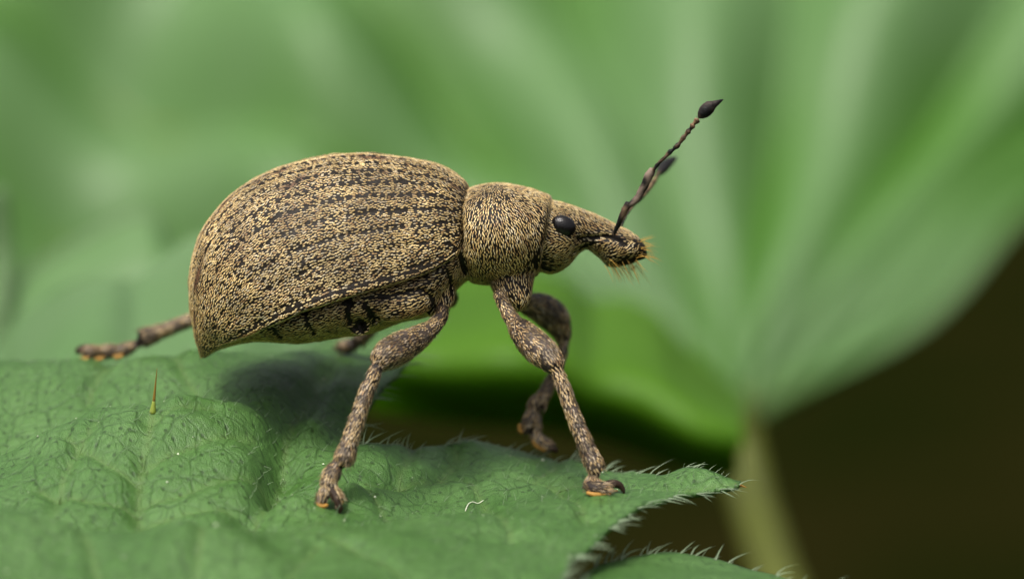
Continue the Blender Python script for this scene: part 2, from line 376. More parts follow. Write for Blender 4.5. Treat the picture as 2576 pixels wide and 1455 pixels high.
mar = [(855,1150,-.12),(900,1130,-.05),(1000,1117,.05),(1100,1110,.12),(1250,1118,.2),(1340,1130,.25),(1460,1156,.16),(1560,1186,.05),(1650,1197,-.08),(1760,1190,-.19),(1862,1193,-.25),
 (1850,1200,-.27),(1780,1222,-.31),(1700,1243,-.38),(1600,1275,-.5),(1530,1335,-.65),(1450,1400,-.85),(1420,1455,-1),(1380,1560,-1.2),(1250,1680,-1.5),
 (900,1700,-1.65),(0,1700,-1.65),(-400,1650,-1.5),(-420,1300,-.8),(-400,1000,.2),(-250,980,.75),(0,950,1.0),(250,950,1.1),(480,930,1.0),(700,900,1.05),(900,860,1.1),(1040,820,1.0),(1078,805,.82),(1050,870,.6),(1000,930,.4),(930,1010,.2),(875,1095,.03)]
MO = np.array([P(*c)[:2] for c in mar]); MO = cr(np.vstack([MO, MO[:1]]), 12)[:-1]
veins = [[(622,1325,-.57),(688,1265,-.32),(706,1195,-.18),(715,1115,-.08),(735,1040,.02),(770,990,.15),(830,920,.4)],
 [(345,1330,-.66),(350,1240,-.5),(360,1150,-.36),(385,1050,-.18),(395,1005,-.1)],
 [(690,1250,-.3),(760,1225,-.3),(900,1190,-.25),(1100,1190,-.1),(1300,1195,-.06),(1500,1205,-.15),(1700,1212,-.25),(1850,1197,-.26)],
 [(620,1310,-.58),(500,1322,-.8),(300,1330,-.86)],[(640,1290,-.55),(760,1330,-.7),(900,1380,-.9),(1100,1500,-1.2)],
 [(900,1190,-.25),(960,1250,-.35),(1000,1330,-.55)],[(1180,1192,-.08),(1230,1250,-.3),(1290,1330,-.7)],[(1100,1190,-.1),(1130,1150,0),(1150,1113,.12)],
 [(130,1310,-.62),(160,1200,-.4),(240,1080,-.2)],
 [(360,1150,-.36),(450,1120,-.3),(560,1100,-.22),(640,1090,-.15)],[(352,1230,-.48),(450,1215,-.45),(600,1190,-.35),(690,1230,-.27)],[(375,1080,-.22),(460,1050,-.17),(540,1030,-.13)],
 [(355,1180,-.42),(260,1160,-.36),(170,1130,-.25)],[(350,1270,-.52),(230,1250,-.5),(100,1220,-.42)],[(348,1290,-.55),(440,1280,-.54),(580,1290,-.5)],
 [(200,1340,-.9),(240,1420,-1.1),(260,1500,-1.3)],[(520,1322,-.92),(500,1400,-1.05),(480,1500,-1.25)],[(800,1350,-.85),(760,1420,-1.0),(700,1520,-1.25)],
 [(1400,1198,-.1),(1440,1240,-.3),(1480,1300,-.55)],[(1340,1196,-.08),(1380,1160,.06),(1400,1140,.2)],[(1000,1188,-.17),(1020,1150,-.05),(1040,1115,.07)],[(560,1000,-.05),(480,940,.2),(430,905,.4)],[(220,1010,.2),(260,950,.35),(290,905,.5)]]
VN = [cr([P(*c)[:2] for c in v], 6) for v in veins]
def leaf_relief(q):
    z = np.zeros(len(q))
    for k, v in enumerate(VN):
        d, _ = seg_dist(v, q); wv = 0.035 if k < 3 else 0.022
        z -= (0.04 if k < 1 else 0.022 if k < 3 else 0.016) * np.exp(-(d / wv) ** 2)
    q3 = np.column_stack([q, np.zeros(len(q))])
    z += 0.022 * fbm(q3, 4.5, 3.1, 2) + 0.006 * fbm(q3, 13.0, 8.1, 2)
    return z
V, F, nt_, q, Ft = sheet(MO, leaf_h, 0.0125, 0.012, leaf_relief)
leaf = empty('hairy_leaf', P(700, 1200, -.3))
tag(leaf, 'large green hairy leaf with a pointed tip, carrying the weevil', 'leaf')
va = np.zeros(nt_)
for k, v in enumerate(VN):
    d, _ = seg_dist(v, q); va = np.maximum(va, (0.75 if k == 1 else 0.45) * np.exp(-(d / 0.006) ** 2))
va = np.concatenate([va, np.full(nt_, .3)])
blade = mesh_obj('blade', V, F, M_leaf, leaf, attrs={'sheet': ('FLOAT_VECTOR', np.vstack([np.column_stack([q, q[:, 0] * 0])] * 2)), 'vein': ('FLOAT', va)})
TOPV, TOPT = V[:nt_], tris_of(Ft); TOPN = vnormals(TOPV, TOPT)
if TOPN[:, 2].mean() < 0: TOPN = -TOPN
def leafz(x, y):
    qq = np.array([[x, y]]); return float(leaf_h(qq)[0] + leaf_relief(qq)[0])
def margin_hairs(outline, hfun, dens, lo, hi, lenr, rad, zoff=-0.004, thin=0.5):
    """hairs along a closed outline, pointing outward and swept"""
    b = []; d = []; l = []; r = []; bd = []
    m = len(outline); ctr_sign = np.sign(np.sum(outline[:, 0] * np.roll(outline[:, 1], -1) - np.roll(outline[:, 0], -1) * outline[:, 1]))
    for i in range(m):
        a, c = outline[i], outline[(i + 1) % m]; s = np.linalg.norm(c - a)
        if s < 1e-6: continue
        t = (c - a) / s; nrmv = np.array([t[1], -t[0]]) * ctr_sign; k = rng.poisson(s * dens)
        for _ in range(k):
            p = a + (c - a) * rng.random() - nrmv * abs(rng.normal(0, 0.006))
            b.append([p[0], p[1], zoff]); big = rng.random() > thin
            L = rng.uniform(*lenr) * (1 if big else 0.5)
            far = nrmv[1] > -0.2; up = rng.uniform(.5, 1.0) if far else rng.uniform(-.5, .5)
            k_ = .35 if far else .8; d.append([nrmv[0] * k_ + rng.uniform(.2, .9), nrmv[1] * k_, up]); l.append(L); r.append(rad * (1.0 if big else 0.65) * rng.uniform(.7, 1.2))
            bd.append([rng.uniform(0.05, 0.5), rng.normal(0, .1), -rng.uniform(0.0, 0.45)])
    b = np.array(b); b[:, 2] += hfun(b[:, :2]); return b, np.array(d), l, r, np.array(bd)
hz = lambda qq: leaf_h(qq) + leaf_relief(qq)
vis = MO.copy()
hb = margin_hairs(MO, hz, 50, 0, 0, (0.036, 0.07), 0.0028)
HV, HF = hairs(*hb)
tag(mesh_obj('margin_hairs', HV, HF, M_hair, leaf), kind='stuff')
ti, B, pp = scatter(TOPV, TOPT, 0.03, 3.0)
keep = rng.random(len(pp)) < 0.55; pp = pp[keep]; nn = np.einsum('ij,ijk->ik', B[keep], TOPN[TOPT[ti[keep]]]); n_ = len(pp)
dd = nn + rng.normal(0, .35, (n_, 3)) + np.array([.4, 0, 0])
HV, HF = hairs(pp, dd, rng.uniform(.008, .03, n_), np.full(n_, 0.0009), rng.normal(0.1, .3, (n_, 3)), 3)
tag(mesh_obj('surface_hairs', HV, HF, M_hair, leaf), kind='stuff')
# the single amber spine and its yellow-green base
sb = P(384, 1050, -.18); sb[2] = leafz(sb[0], sb[1]) - .002; tip = P(395, 925, -.2)
pts = cr([sb, sb * .62 + tip * .38, tip], 8); n_ = len(pts)
bv = sweep(pts[:n_ // 2 - 1], np.linspace(.0085, .004, n_ // 2 - 1), 10); sbo = mesh_obj('spine', *bv, M_spineb, leaf)
bv = sweep(pts[n_ // 2 - 2:], np.linspace(.0042, .0005, n_ - n_ // 2 + 2), 10); mesh_obj('spine_point', *bv, M_spine, sbo)
for v in VN:
    r = np.linspace(.0032, .0014, len(v)); pz = np.column_stack([v, hz(v) - .0015]); mesh_obj('vein', *sweep(pz, r, 8), M_leaf, leaf, attrs=None)
for o in leaf.children:
    if o.name.startswith('vein'):
        me = o.data; a = me.attributes.new('vein', 'FLOAT', 'POINT'); a.data.foreach_set('value', [0.45] * len(me.vertices))
        a = me.attributes.new('sheet', 'FLOAT_VECTOR', 'POINT'); a.data.foreach_set('vector', np.array([v.co[:] for v in me.vertices]).ravel())
tp0 = np.append(P(1850, 1195, -.255)[:2], 0); tp0[2] = leafz(tp0[0], tp0[1]) - .005; tv = cr([tp0, tp0 + (.012, 0, .001), tp0 + (.026, 0, -.003)], 5); tag(mesh_obj('leaf_tip', *sweep(tv, np.linspace(.006, .0008, len(tv)), 8), M_pad, leaf), 'dry amber point of the leaf')
# pollen specks and a curled fibre
ti, B, pp = scatter(TOPV, TOPT, 0.07, 2.0); k = rng.random(len(pp)) < .28; pp = pp[k]; mb = MB()
for p in pp:
    r = rng.uniform(.0012, .0022) if rng.random() < .8 else rng.uniform(.003, .0045); c = p + np.array([0, 0, r * .4]); o6 = np.array([[1, 0, 0], [-1, 0, 0], [0, 1, 0], [0, -1, 0], [0, 0, 1], [0, 0, -1.]]) * r * rng.uniform(.6, 1.2, (6, 1)) + c
    mb.add(o6, [(0, 2, 4), (2, 1, 4), (1, 3, 4), (3, 0, 4), (2, 0, 5), (1, 2, 5), (3, 1, 5), (0, 3, 5)])
po = mesh_obj('pollen_grains', mb.V(), mb.f, M_pollen); tag(po, 'pale pollen specks scattered over the hairy leaf', 'pollen', kind='stuff')
fp = [(1170,1248),(1178,1236),(1190,1230),(1202,1228),(1215,1222)]; fq = []
for a, b_ in fp:
    y = -.2 - (b_ - 1222) * .003; p = P(a, b_, y); p[2] = leafz(p[0], p[1]) + .003; fq.append(p)
fo = mesh_obj('fibre', *sweep(cr(fq, 6), np.full(25, .0011), 6), M_pollen); tag(fo, 'tiny curled white fibre lying on the leaf between the feet', 'fibre')

# --- second hairy leaf, low right
m2 = [(1430,1475,-.9),(1500,1420,-.6),(1600,1396,-.45),(1700,1392,-.4),(1800,1405,-.4),(1900,1435,-.45),(2000,1460,-.55),(2120,1520,-.8),(2100,1640,-1.4),(1800,1700,-1.8),(1450,1680,-1.7),(1380,1560,-1.3)]
C2 = np.array([P(*c) for c in m2] + [P(1650,1440,-.7),P(1800,1450,-.75),P(1700,1520,-1.1),P(1900,1500,-.9)]); h2 = tps(C2[:, :2], C2[:, 2] , 1e-3)
O2 = cr(np.vstack([C2[:12, :2], C2[:1, :2]]), 10)[:-1]
V, F, n2, q2, _ = sheet(O2, h2, 0.02, 0.012, lambda q: 0.008 * fbm(np.column_stack([q, q[:, 0] * 0]), 5., 5.1, 3))
lf2 = empty('hairy_leaf', P(1700, 1500, -.9)); tag(lf2, 'partly visible rounded hairy leaf below the pointed leaf tip', 'leaf')
mesh_obj('blade', V, F, M_leaf, lf2, attrs={'sheet': ('FLOAT_VECTOR', np.vstack([np.column_stack([q2, q2[:, 0] * 0])] * 2)), 'vein': ('FLOAT', np.zeros(2 * n2))})
hb = margin_hairs(O2, h2, 45, 0, 0, (0.035, 0.07), 0.0036); HV, HF = hairs(*hb); tag(mesh_obj('margin_hairs', HV, HF, M_hair, lf2), kind='stuff')

# --- background leaves (far out of focus): parametric blades
def blade_grid(name, root, S, nu, nv, mat, vein, thick=0.03):
    V = S.reshape(-1, 3); Fq = grid_faces(nu, nv); Nn = vnormals(V, tris_of(Fq)); Vb = V - Nn * thick; n = len(V)
    i = np.arange(nu); j = np.arange(nv); rim = np.concatenate([i * nv, (nu - 1) * nv + j[1:], (i[::-1] * nv + nv - 1)[1:], j[::-1][1:-1]])
    r2 = np.roll(rim, -1); F = np.vstack([Fq, Fq[:, ::-1] + n, np.column_stack([r2, rim, rim + n, r2 + n])])
    vv = np.concatenate([vein.ravel()] * 2)
    return mesh_obj(name, np.vstack([V, Vb]), F, mat, root, attrs={'sheet': ('FLOAT_VECTOR', np.vstack([V, V]) * .3), 'vein': ('FLOAT', vv)})
fan = empty('pleated_leaf', P(1850, 1060, 8.5)); tag(fan, 'huge blurred pleated leaf with radiating veins on a yellow stalk', 'leaf')
va_deg = np.array([30, 38, 47, 59, 81, 106, 126, 144, 158, 170, 184])
al = np.linspace(33, 171, 260); rr = np.linspace(0.02, 1, 70)
base = P(1850, 1060, 8.5)
Rmax = np.interp(al, [33, 36, 40, 46, 60, 90, 110, 130, 150, 165, 171], [2.6, 3.0, 3.2, 3.4, 3.4, 3.2, 3.4, 4.2, 4.8, 4.6, 4.4])
A, Rr = np.meshgrid(np.radians(al), rr, indexing='ij'); Rad = Rr * Rmax[:, None] * 1.12; A = A + (-.16 * np.exp(-Rad * 1.3) + .04 * np.sin(Rad * 4.2 + .6) + .035 * Rad) * np.exp(-((al - 33) / 13) ** 2)[:, None]
idx = np.clip(np.searchsorted(va_deg, al) - 1, 0, len(va_deg) - 2); tt = (al - va_deg[idx]) / (va_deg[idx + 1] - va_deg[idx])
ple = np.sin(np.pi * np.clip(tt, 0, 1)) ** 1.2; vd = np.minimum(al - va_deg[idx], va_deg[idx + 1] - al)
wid = (va_deg[idx + 1] - va_deg[idx]) / 22
X = Rad * np.cos(A); U = Rad * np.sin(A)
lean = math.radians(42)
hgt = 0.13 * wid[:, None] * ple[:, None] * Rad ** 0.85 + (0.05 + .09 * np.clip((A - 1.9) * 2, 0, 1)) * np.sin(Rad * 3.3 + A * 5) * Rad ** .5 - 0.10 * Rad ** 2 * 0.35
S = np.stack([base[0] + X, base[1] + U * math.sin(lean) - hgt * math.cos(lean), base[2] + U * math.cos(lean) * 1.2 + hgt * math.sin(lean)], -1)
vein = np.exp(-(vd / np.where(np.abs(al - 72) < 20, 6.5, 5.0)) ** 2)[:, None] * np.clip(.55 + .45 * np.sin(Rad * 2.3 + A * 4), .2, 1)  # greener vein zones, widened so the tint also paints the valleys' shade
blade_grid('blade', fan, S, len(al), len(rr), M_leafbg, vein)
for a0 in va_deg[1:-1]:
    k = int(np.argmin(abs(al - a0))); pts = S[k, ::4] + np.array([0, .03, -.02]); mesh_obj('vein', *sweep(pts, np.linspace(.04, .012, len(pts)), 8), M_stem, fan)
st = cr([P(1830, 1010, 8.3), P(1850, 1110, 8.3), P(1895, 1270, 8.1), P(1945, 1430, 7.8), P(2020, 1700, 7.4), P(2100, 2600, 6.5), P(2150, 9000, 8)], 8)
mesh_obj('stalk', *sweep(st, np.interp(np.arange(len(st)), [0, 8, 16, 24, len(st)], [.1, .085, .075, .08, .1]), 14), M_stem, fan)

yl = empty('backlit_leaf', P(1420, 900, 3.6)); tag(yl, 'blurred bright yellow-green leaf lobe behind the front legs', 'leaf')
edge = cr([(960,760),(1080,715),(1200,705),(1340,705),(1420,722),(1480,772),(1560,768),(1640,800),(1700,870),(1760,925),(1850,1000)], 8)
low = cr([(930,960),(1060,985),(1180,1000),(1300,1010),(1400,1020),(1480,1040),(1560,1060),(1640,1090),(1700,1110),(1780,1140),(1860,1130)], 8)
nv_ = 30; S = np.zeros((len(edge), nv_, 3))
for i in range(len(edge)):
    for j in range(nv_):
        t = j / (nv_ - 1); px, py = edge[i] * (1 - t) + (low[i] + (0, 45)) * t
        S[i, j] = P(px, py, 4.5 - 1.5 * math.sin(t * 2.5) + .16 * math.sin(px / 75) * (1 - t))
blade_grid('blade', yl, S[::-1], len(edge), nv_, M_leafy, np.zeros(S.shape[:2]))

lb = empty('blurred_leaf', P(200, 800, 1.6)); tag(lb, 'soft-focus leaf lobe rising behind the weevil hind foot', 'leaf')
edge = cr([(-250,980),(-80,920),(0,880),(60,800),(160,735),(260,706),(340,716),(420,650),(520,600),(640,600),(760,680),(820,780)], 8)
S = np.zeros((len(edge), 24, 3)); lo = cr([(-300,1150),(-100,1120),(0,1090),(80,1060),(180,1040),(270,1030),(350,1020),(420,1010),(520,1010),(640,1010),(740,1010),(800,1010)], 8)
for i in range(len(edge)):
    for j in range(24):
        t = j / 23; px, py = edge[i] * (1 - t) + lo[i] * t
        S[i, j] = P(px, py, 2.5 - 1.15 * t - .25 * math.sin(t * 2.6) + .13 * math.sin(px / 62 + 3 * t) * (1 - .5 * t))
blade_grid('blade', lb, S[::-1], len(edge), 24, M_leafbg, np.zeros(S.shape[:2]), .02)
lc = empty('folded_leaf', P(150, 650, 3)); tag(lc, 'blurred leaf with a pale folded edge slanting up behind the soft lobe', 'leaf')
edge = cr([(-250,840),(-100,790),(30,718),(120,660),(220,605),(310,560),(365,545),(400,585),(420,640)], 8)
lo = cr([(-250,1100),(-100,1050),(40,1000),(150,960),(250,930),(340,900),(420,880),(480,860),(520,850)], 8)
S = np.zeros((len(edge), 20, 3))
for i in range(len(edge)):
    for j in range(20):
        t = j / 19; px, py = edge[i] * (1 - t) + lo[i] * t
        S[i, j] = P(px, py, 3.6 - .25 * t - .1 * math.sin(t * 3))
vv = np.zeros(S.shape[:2]); blade_grid('blade', lc, S[::-1], len(edge), 20, M_leafbg, vv, .02)
M_pale = plain('pale_fold', (0.14, 0.24, 0.1), 0.6, 0.3, 0.3, .15, 2)
mesh_obj('folded_edge', *sweep(S[:, 0] + np.array([0, -.02, 0]), np.full(len(edge), .022), 8), M_pale, lc)
ls = cr([P(-5, 480, 3.5), P(5, 640, 3.5), P(0, 800, 3.4), P(-25, 1000, 3.4), P(-60, 1600, 3.5), P(-80, 6000, 5)], 8)
ps = mesh_obj('pale_stem', *sweep(ls, np.linspace(.03, .05, len(ls)), 10), M_pale); tag(ps, 'pale blurred upright stem beside the folded leaf', 'stem')

# ---------------------------------------------------------------- the weevil
wv = empty('weevil', P(1000, 1000, 0)); tag(wv, 'brown scaly broad-nosed weevil standing on the hairy leaf', 'weevil')
def leg_chain(rows): return [(*P(a, b, y), r / 1000) for a, b, y, r in rows]
CHAINS = []      # (dense points, radii, kind) kinds: coxa femur tibia tarsus
parts = MB()
def limb(rows, kind, n=14, flat=None, fd=None, steps=6):
    d = cr(leg_chain(rows), steps); V, F = sweep(d[:, :3], d[:, 3], n, flat, fd); parts.add(V, F); CHAINS.append((d[:, :3], d[:, 3], kind))
# trunk
parts.add(*loft([(520,880,520,890,.03),(560,850,570,871,.09),(640,800,650,857,.16),(740,755,750,862,.205),(840,715,850,848,.235),(930,690,940,834,.245),(1010,670,1010,808,.24),(1080,640,1080,792,.225),(1130,600,1130,745,.195),(1165,560,1170,706,.165),(1205,540,1205,692,.13)]))
parts.add(*loft([(1160,505,1178,690,.15),(1166,484,1184,708,.19),(1200,467,1215,715,.212),(1250,461,1255,716,.222),(1300,467,1300,713,.212),(1345,478,1330,702,.19),(1376,490,1349,692,.168),(1385,496,1353,686,.155)], 6, 48))
parts.add(*loft([(1368,504,1348,676,.138),(1398,506,1385,688,.134),(1428,514,1425,670,.122),(1455,524,1455,636,.1),(1480,533,1478,626,.086),(1510,546,1505,645,.083),(1545,564,1530,668,.09),(1580,581,1562,668,.098),(1604,597,1590,662,.09),(1620,614,1612,650,.062),(1626,628,1622,640,.03)], 6, 40))
# metepisternum plate, hind socket ring (the near hind leg is missing), lower lip lumps
for s in (-1, 1):
    parts.add(*sweep(cr([(*P(930,775,s*.185),.03),(*P(985,765,s*.2),.04),(*P(1045,758,s*.2),.036),(*P(1085,752,s*.18),.02)],6)[:, :3], cr([[.03],[.042],[.036],[.018]],6)[:, 0], 14))
    ring = [P(905 + 24 * math.cos(t), 790 + 40 * math.sin(t), s * (.205 + .012 * math.sin(t * 1) - .03 * max(0, math.sin(t)))) for t in np.linspace(.9, 2 * math.pi - .2, 22)]
    parts.add(*sweep(np.array(ring), np.full(22, .013), 10))
    limb([(1285,682,s*.07,60),(1290,716,s*.09,52),(1301,748,s*.11,36),(1302,776,s*.115,16)], 'coxa')
    limb([(1090,715,s*.1,54),(1106,748,s*.13,37),(1098,775,s*.14,22),(1083,788,s*.14,16)], 'coxa')
    parts.add(*sweep(cr([P(1585,625,s*.055),P(1605,635,s*.05),P(1618,640,s*.03)],4), np.interp(np.arange(9),[0,8],[.03,.012]), 10))
# near front leg
limb([(1258,738,-.13,17),(1265,762,-.17,15),(1290,805,-.2,19),(1318,840,-.24,32),(1350,872,-.28,38),(1380,900,-.31,33),(1400,924,-.33,21)], 'femur')
limb([(1398,922,-.33,12),(1408,950,-.335,16.5),(1430,1010,-.34,17),(1455,1075,-.35,18.5),(1478,1130,-.355,20),(1493,1163,-.36,23),(1501,1184,-.36,20)], 'tibia')
limb([(1494,1172,-.36,9),(1494,1196,-.36,13),(1487,1218,-.36,19),(1487,1226,-.36,18)], 'tarsus')
limb([(1476,1218,-.36,12),(1492,1226,-.375,19),(1520,1229,-.38,17),(1536,1230,-.38,12)], 'tarsus', 14, .9)
limb([(1484,1224,-.34,12),(1505,1229,-.325,16),(1530,1230,-.32,12)], 'tarsus')
limb([(1515,1222,-.35,10),(1540,1215,-.35,12),(1557,1218,-.35,10),(1567,1230,-.35,7),(1570,1244,-.35,3)], 'claw')
# near middle leg
limb([(1107,770,-.14,17),(1112,792,-.18,16),(1090,820,-.21,19),(1050,850,-.26,30),(1010,872,-.3,38),(975,892,-.33,37),(953,911,-.35,25)], 'femur')
limb([(954,908,-.35,12),(945,930,-.355,16),(922,985,-.37,17.5),(898,1055,-.385,19),(878,1115,-.395,21),(867,1150,-.4,26),(862,1166,-.4,20)], 'tibia')
limb([(856,1152,-.4,9),(846,1170,-.4,15),(833,1195,-.41,23),(828,1208,-.41,17)], 'tarsus')
limb([(832,1200,-.41,14),(827,1215,-.415,21),(826,1230,-.42,15)], 'tarsus')
limb([(824,1222,-.42,11),(813,1244,-.425,16),(806,1264,-.43,13)], 'tarsus')
limb([(830,1222,-.42,11),(845,1244,-.425,15),(853,1260,-.43,12)], 'tarsus')
limb([(836,1232,-.43,8),(848,1260,-.44,8.5),(856,1279,-.44,7),(854,1291,-.44,3)], 'claw')
# far front leg
limb([(1296,742,.12,20),(1322,762,.17,26),(1362,775,.21,38),(1394,800,.24,39),(1411,835,.26,26),(1416,856,.26,18)], 'femur')
limb([(1418,850,.26,13),(1412,890,.255,14.5),(1395,940,.25,15),(1372,985,.24,17),(1352,1018,.235,21)], 'tibia')
limb([(1352,995,.235,10),(1344,1015,.23,17),(1338,1032,.23,12)], 'tarsus')
limb([(1338,1025,.225,10),(1331,1058,.22,17),(1318,1086,.22,11)], 'tarsus')
limb([(1345,1028,.235,10),(1345,1065,.235,17),(1345,1094,.235,13)], 'tarsus')
limb([(1343,1090,.23,13),(1358,1110,.23,17),(1385,1124,.225,13)], 'tarsus')
limb([(1372,1115,.225,9),(1392,1127,.22,9),(1403,1138,.22,3)], 'claw')
# far middle leg, far hind leg
limb([(1120,735,.13,24),(1131,752,.2,20),(1080,752,.3,34),(1020,748,.38,34),(988,752,.42,20)], 'femur')
limb([(990,750,.42,13),(965,785,.44,16),(930,828,.47,18),(902,855,.49,22)], 'tibia')
limb([(905,855,.49,10),(885,868,.5,18),(862,873,.5,18),(845,880,.5,6)], 'tarsus')
limb([(915,785,.16,26),(820,770,.27,36),(720,742,.38,38),(650,735,.43,22)], 'femur')
limb([(652,735,.43,13),(570,770,.45,15),(485,803,.455,17),(420,827,.46,18),(378,843,.46,23),(358,850,.46,27)], 'tibia')
limb([(368,855,.46,8),(340,868,.46,12),(312,880,.46,19),(296,886,.46,13)], 'tarsus')
limb([(305,880,.46,10),(275,883,.46,19),(250,886,.46,14)], 'tarsus')
limb([(258,882,.455,10),(230,885,.45,18),(212,890,.45,13)], 'tarsus')
limb([(258,880,.47,9),(225,876,.475,12),(200,880,.475,12),(188,888,.475,4)], 'claw')
me = bpy.data.meshes.new('tmp'); me.from_pydata(parts.V().tolist(), [], parts.f); to = bpy.data.objects.new('tmp', me); C.objects.link(to)
rm = to.modifiers.new('r', 'REMESH'); rm.mode = 'VOXEL'; rm.voxel_size = 0.0046; rm.use_smooth_shade = True
sm = to.modifiers.new('s', 'SMOOTH'); sm.factor = 0.5; sm.iterations = 3
ev = to.evaluated_get(bpy.context.evaluated_depsgraph_get()).to_mesh()
BV = np.empty(len(ev.vertices) * 3); ev.vertices.foreach_get('co', BV); BV = BV.reshape(-1, 3)
BF = np.array([list(p.vertices) + ([p.vertices[0]] if len(p.vertices) == 3 else []) for p in ev.polygons])
bpy.data.objects.remove(to)
print('body verts', len(BV))
BT = tris_of(BF); BN = vnormals(BV, BT)
# stage -> picture-plane pixel coordinates on the animal (used only to describe where its own markings lie)
def topx(V): s = (FOC + V[:, 1]) / FOC; return np.stack([V[:, 0] / s * 1000 + 1287.5, 727.5 - V[:, 2] / s * 1000], 1)
def leg_info(V):
    best = np.full(len(V), 9.); kind = np.zeros(len(V), int); D = np.zeros_like(V); tpar = np.zeros(len(V))
    kn = {'coxa': 1, 'femur': 2, 'tibia': 3, 'tarsus': 4, 'claw': 5}
    for pts, rad, kd in CHAINS:
        T = nrm(np.gradient(pts, axis=0))
        for i in range(len(pts)):
            d = np.linalg.norm(V - pts[i], axis=1) / (rad[i] + 1e-4); k = d < best
            best[k] = d[k]; kind[k] = kn[kd]; D[k] = T[i]; tpar[k] = i / (len(pts) - 1)
    kind[best > 1.22] = 0; return best, kind, D, tpar
lb_, lk, lD, lt = leg_info(BV)
px = topx(BV); side = np.abs(BN[:, 1]) > 0.25
GRO = [([(768,780),(774,812),(802,858)], 5, .007), ([(686,825),(700,845),(722,862)], 5, .006), ([(930,750),(1000,738),(1062,727),(1086,742),(1090,765),(1078,785)], 5, .008),
 ([(882,752),(872,790),(888,828),(925,838)], 8, .012), ([(920,762),(928,788),(942,805),(972,818)], 8, .012), ([(905,815),(930,825)], 13, .012), ([(1158,640),(1168,680),(1182,712)], 7, .01), ([(1118,650),(1128,690),(1138,730)], 4, .005)]
HGR = [([(1452,602),(1490,598),(1530,592),(1562,603),(1576,615)], 6, .013), ([(1352,662),(1364,682),(1390,690)], 18, .003), ([(1440,640),(1470,618),(1500,610)], 4, .003), ([(1362,520),(1360,600),(1350,680)], 1, .0)]
BARE = np.zeros(len(BV)); disp = np.zeros(len(BV))
for pl, wd, dp in GRO + HGR:
    d, _ = seg_dist(np.array(pl, float), px); f = np.exp(-(d / wd) ** 2) * side * (lk < 2); BARE = np.maximum(BARE, f); disp += f * dp
tipm = np.clip((px[:, 0] - 1588) / 25, 0, 1) * (lk == 0); chin = np.clip((px[:, 0] - 1545) / 20, 0, 1) * np.clip((px[:, 1] - 640) / 15, 0, 1) * (lk == 0)
BARE = np.maximum(BARE, np.maximum(tipm * .85, chin))
BV = BV - BN * disp[:, None]; BV += BN * (0.0016 * fbm(BV, 30, 2.2, 2))[:, None]
BN = vnormals(BV, BT)
black = np.array([0.013, 0.0105, 0.008]); col = np.tile(black, (len(BV), 1))
mot = fbm(BV, 26, 4.4, 3)[:, None]
legc = np.clip(0.5 + mot * 1.1, 0, 1) * np.array([.085, .066, .055]) + (1 - np.clip(0.5 + mot * 1.1, 0, 1)) * np.array([.03, .023, .02])
L_ = (lk == 2) | (lk == 3) | (lk == 4); col[L_] = legc[L_]
col[lk == 5] = (0.03, 0.018, 0.012)
jd = ((lk == 3) & (lt < .06)) | ((lk == 2) & (lt > .97)) | ((lk == 3) & (lt > .97)); col[jd] = (.015, .011, .01)
body = mesh_obj('body', BV, BF, M_cut, wv, attrs={'Col': ('FLOAT_COLOR', col)})
# colour of scales
def tan(n, patch, warm=0.0):
    c = np.stack([srgb(200,182,134), srgb(178,157,108), srgb(188,178,150), srgb(150,124,84)]); k = rng.choice(4, n, p=[.38, .32, .18, .12]); b = c[k]
    dk = srgb(104, 78, 56); t = np.clip(patch, 0, 1)[:, None]
    return (b * (1 - t) + dk * t) * np.array([1.05, .98, .9]) * rng.uniform(.8, 1.32, (n, 1))
# body scales
ti, B, pp = scatter(BV, BT, 0.0052, 5.0)
nn = nrm(np.einsum('ij,ijk->ik', B, BN[BT[ti]])); bare = np.einsum('ij,ij->i', B, BARE[BT[ti]]); k0 = BT[ti, 0]; kd = lk[k0]; dv = lD[k0]; tp = lt[k0]
ppx = topx(pp); n_ = len(pp)
D = np.tile(np.array([-1., 0, -.25]), (n_, 1))
pro = (ppx[:, 0] > 1155) & (ppx[:, 0] < 1372) & (kd < 2) ; D[pro] = (.25, 0, -1.)
sw = (ppx[:, 0] - 1270) / 110; D[pro, 0] += .35 * sw[pro]
hd = (ppx[:, 0] >= 1365) & (kd < 1); D[hd] = (-.9, 0, .3)
D[hd & (ppx[:, 1] > 610)] = (.9, 0, .55)
lg = kd >= 1; D[lg] = dv[lg]
D += .25 * np.stack([fbm(pp, 14, 1.), fbm(pp, 14, 5.), fbm(pp, 14, 9.)], 1) + rng.normal(0, .12, (n_, 3))
hidden = (ppx[:, 0] < 1150) & (kd == 0) & (np.abs(pp[:, 1]) < .9) & (ppx[:, 1] < 870 - (ppx[:, 0] - 520) * .36 - 50)
keep = (rng.random(n_) > bare * 1.4) & ~hidden & (kd < 5)
joint = ((kd == 3) & ((tp < .05) | (tp > .97))); keep &= ~joint
keep &= ~((kd == 4) & (nn[:, 2] < -.35))
lowm = fbm(pp, 9, 7.7, 2); keep &= ~((kd < 2) & (rng.random(n_) < np.clip(.06 - .18 * lowm, 0, .4)))
keep &= ~((kd >= 2) & (fbm(pp, 40, 21., 2) * .8 + rng.random(n_) < .06))
pp, nn, D, kd, ppx = pp[keep], nn[keep], D[keep], kd[keep], ppx[keep]; n_ = len(pp)
patch = fbm(pp, 17, 3.3, 2) * .9 + .12
cl = tan(n_, patch * .6)
gray = kd >= 2; cl[gray] = cl[gray] * np.array([.78, .75, .82]) * rng.uniform(.7, 1.2, (gray.sum(), 1)) * np.where(fbm(pp[gray], 28, 15., 2) < -.22, .4, 1.)[:, None]
und = np.clip((-nn[:, 2] - .1), 0, 1) * (kd < 2); cl = cl * (1 - und[:, None] * np.array([.0, .02, .3]))
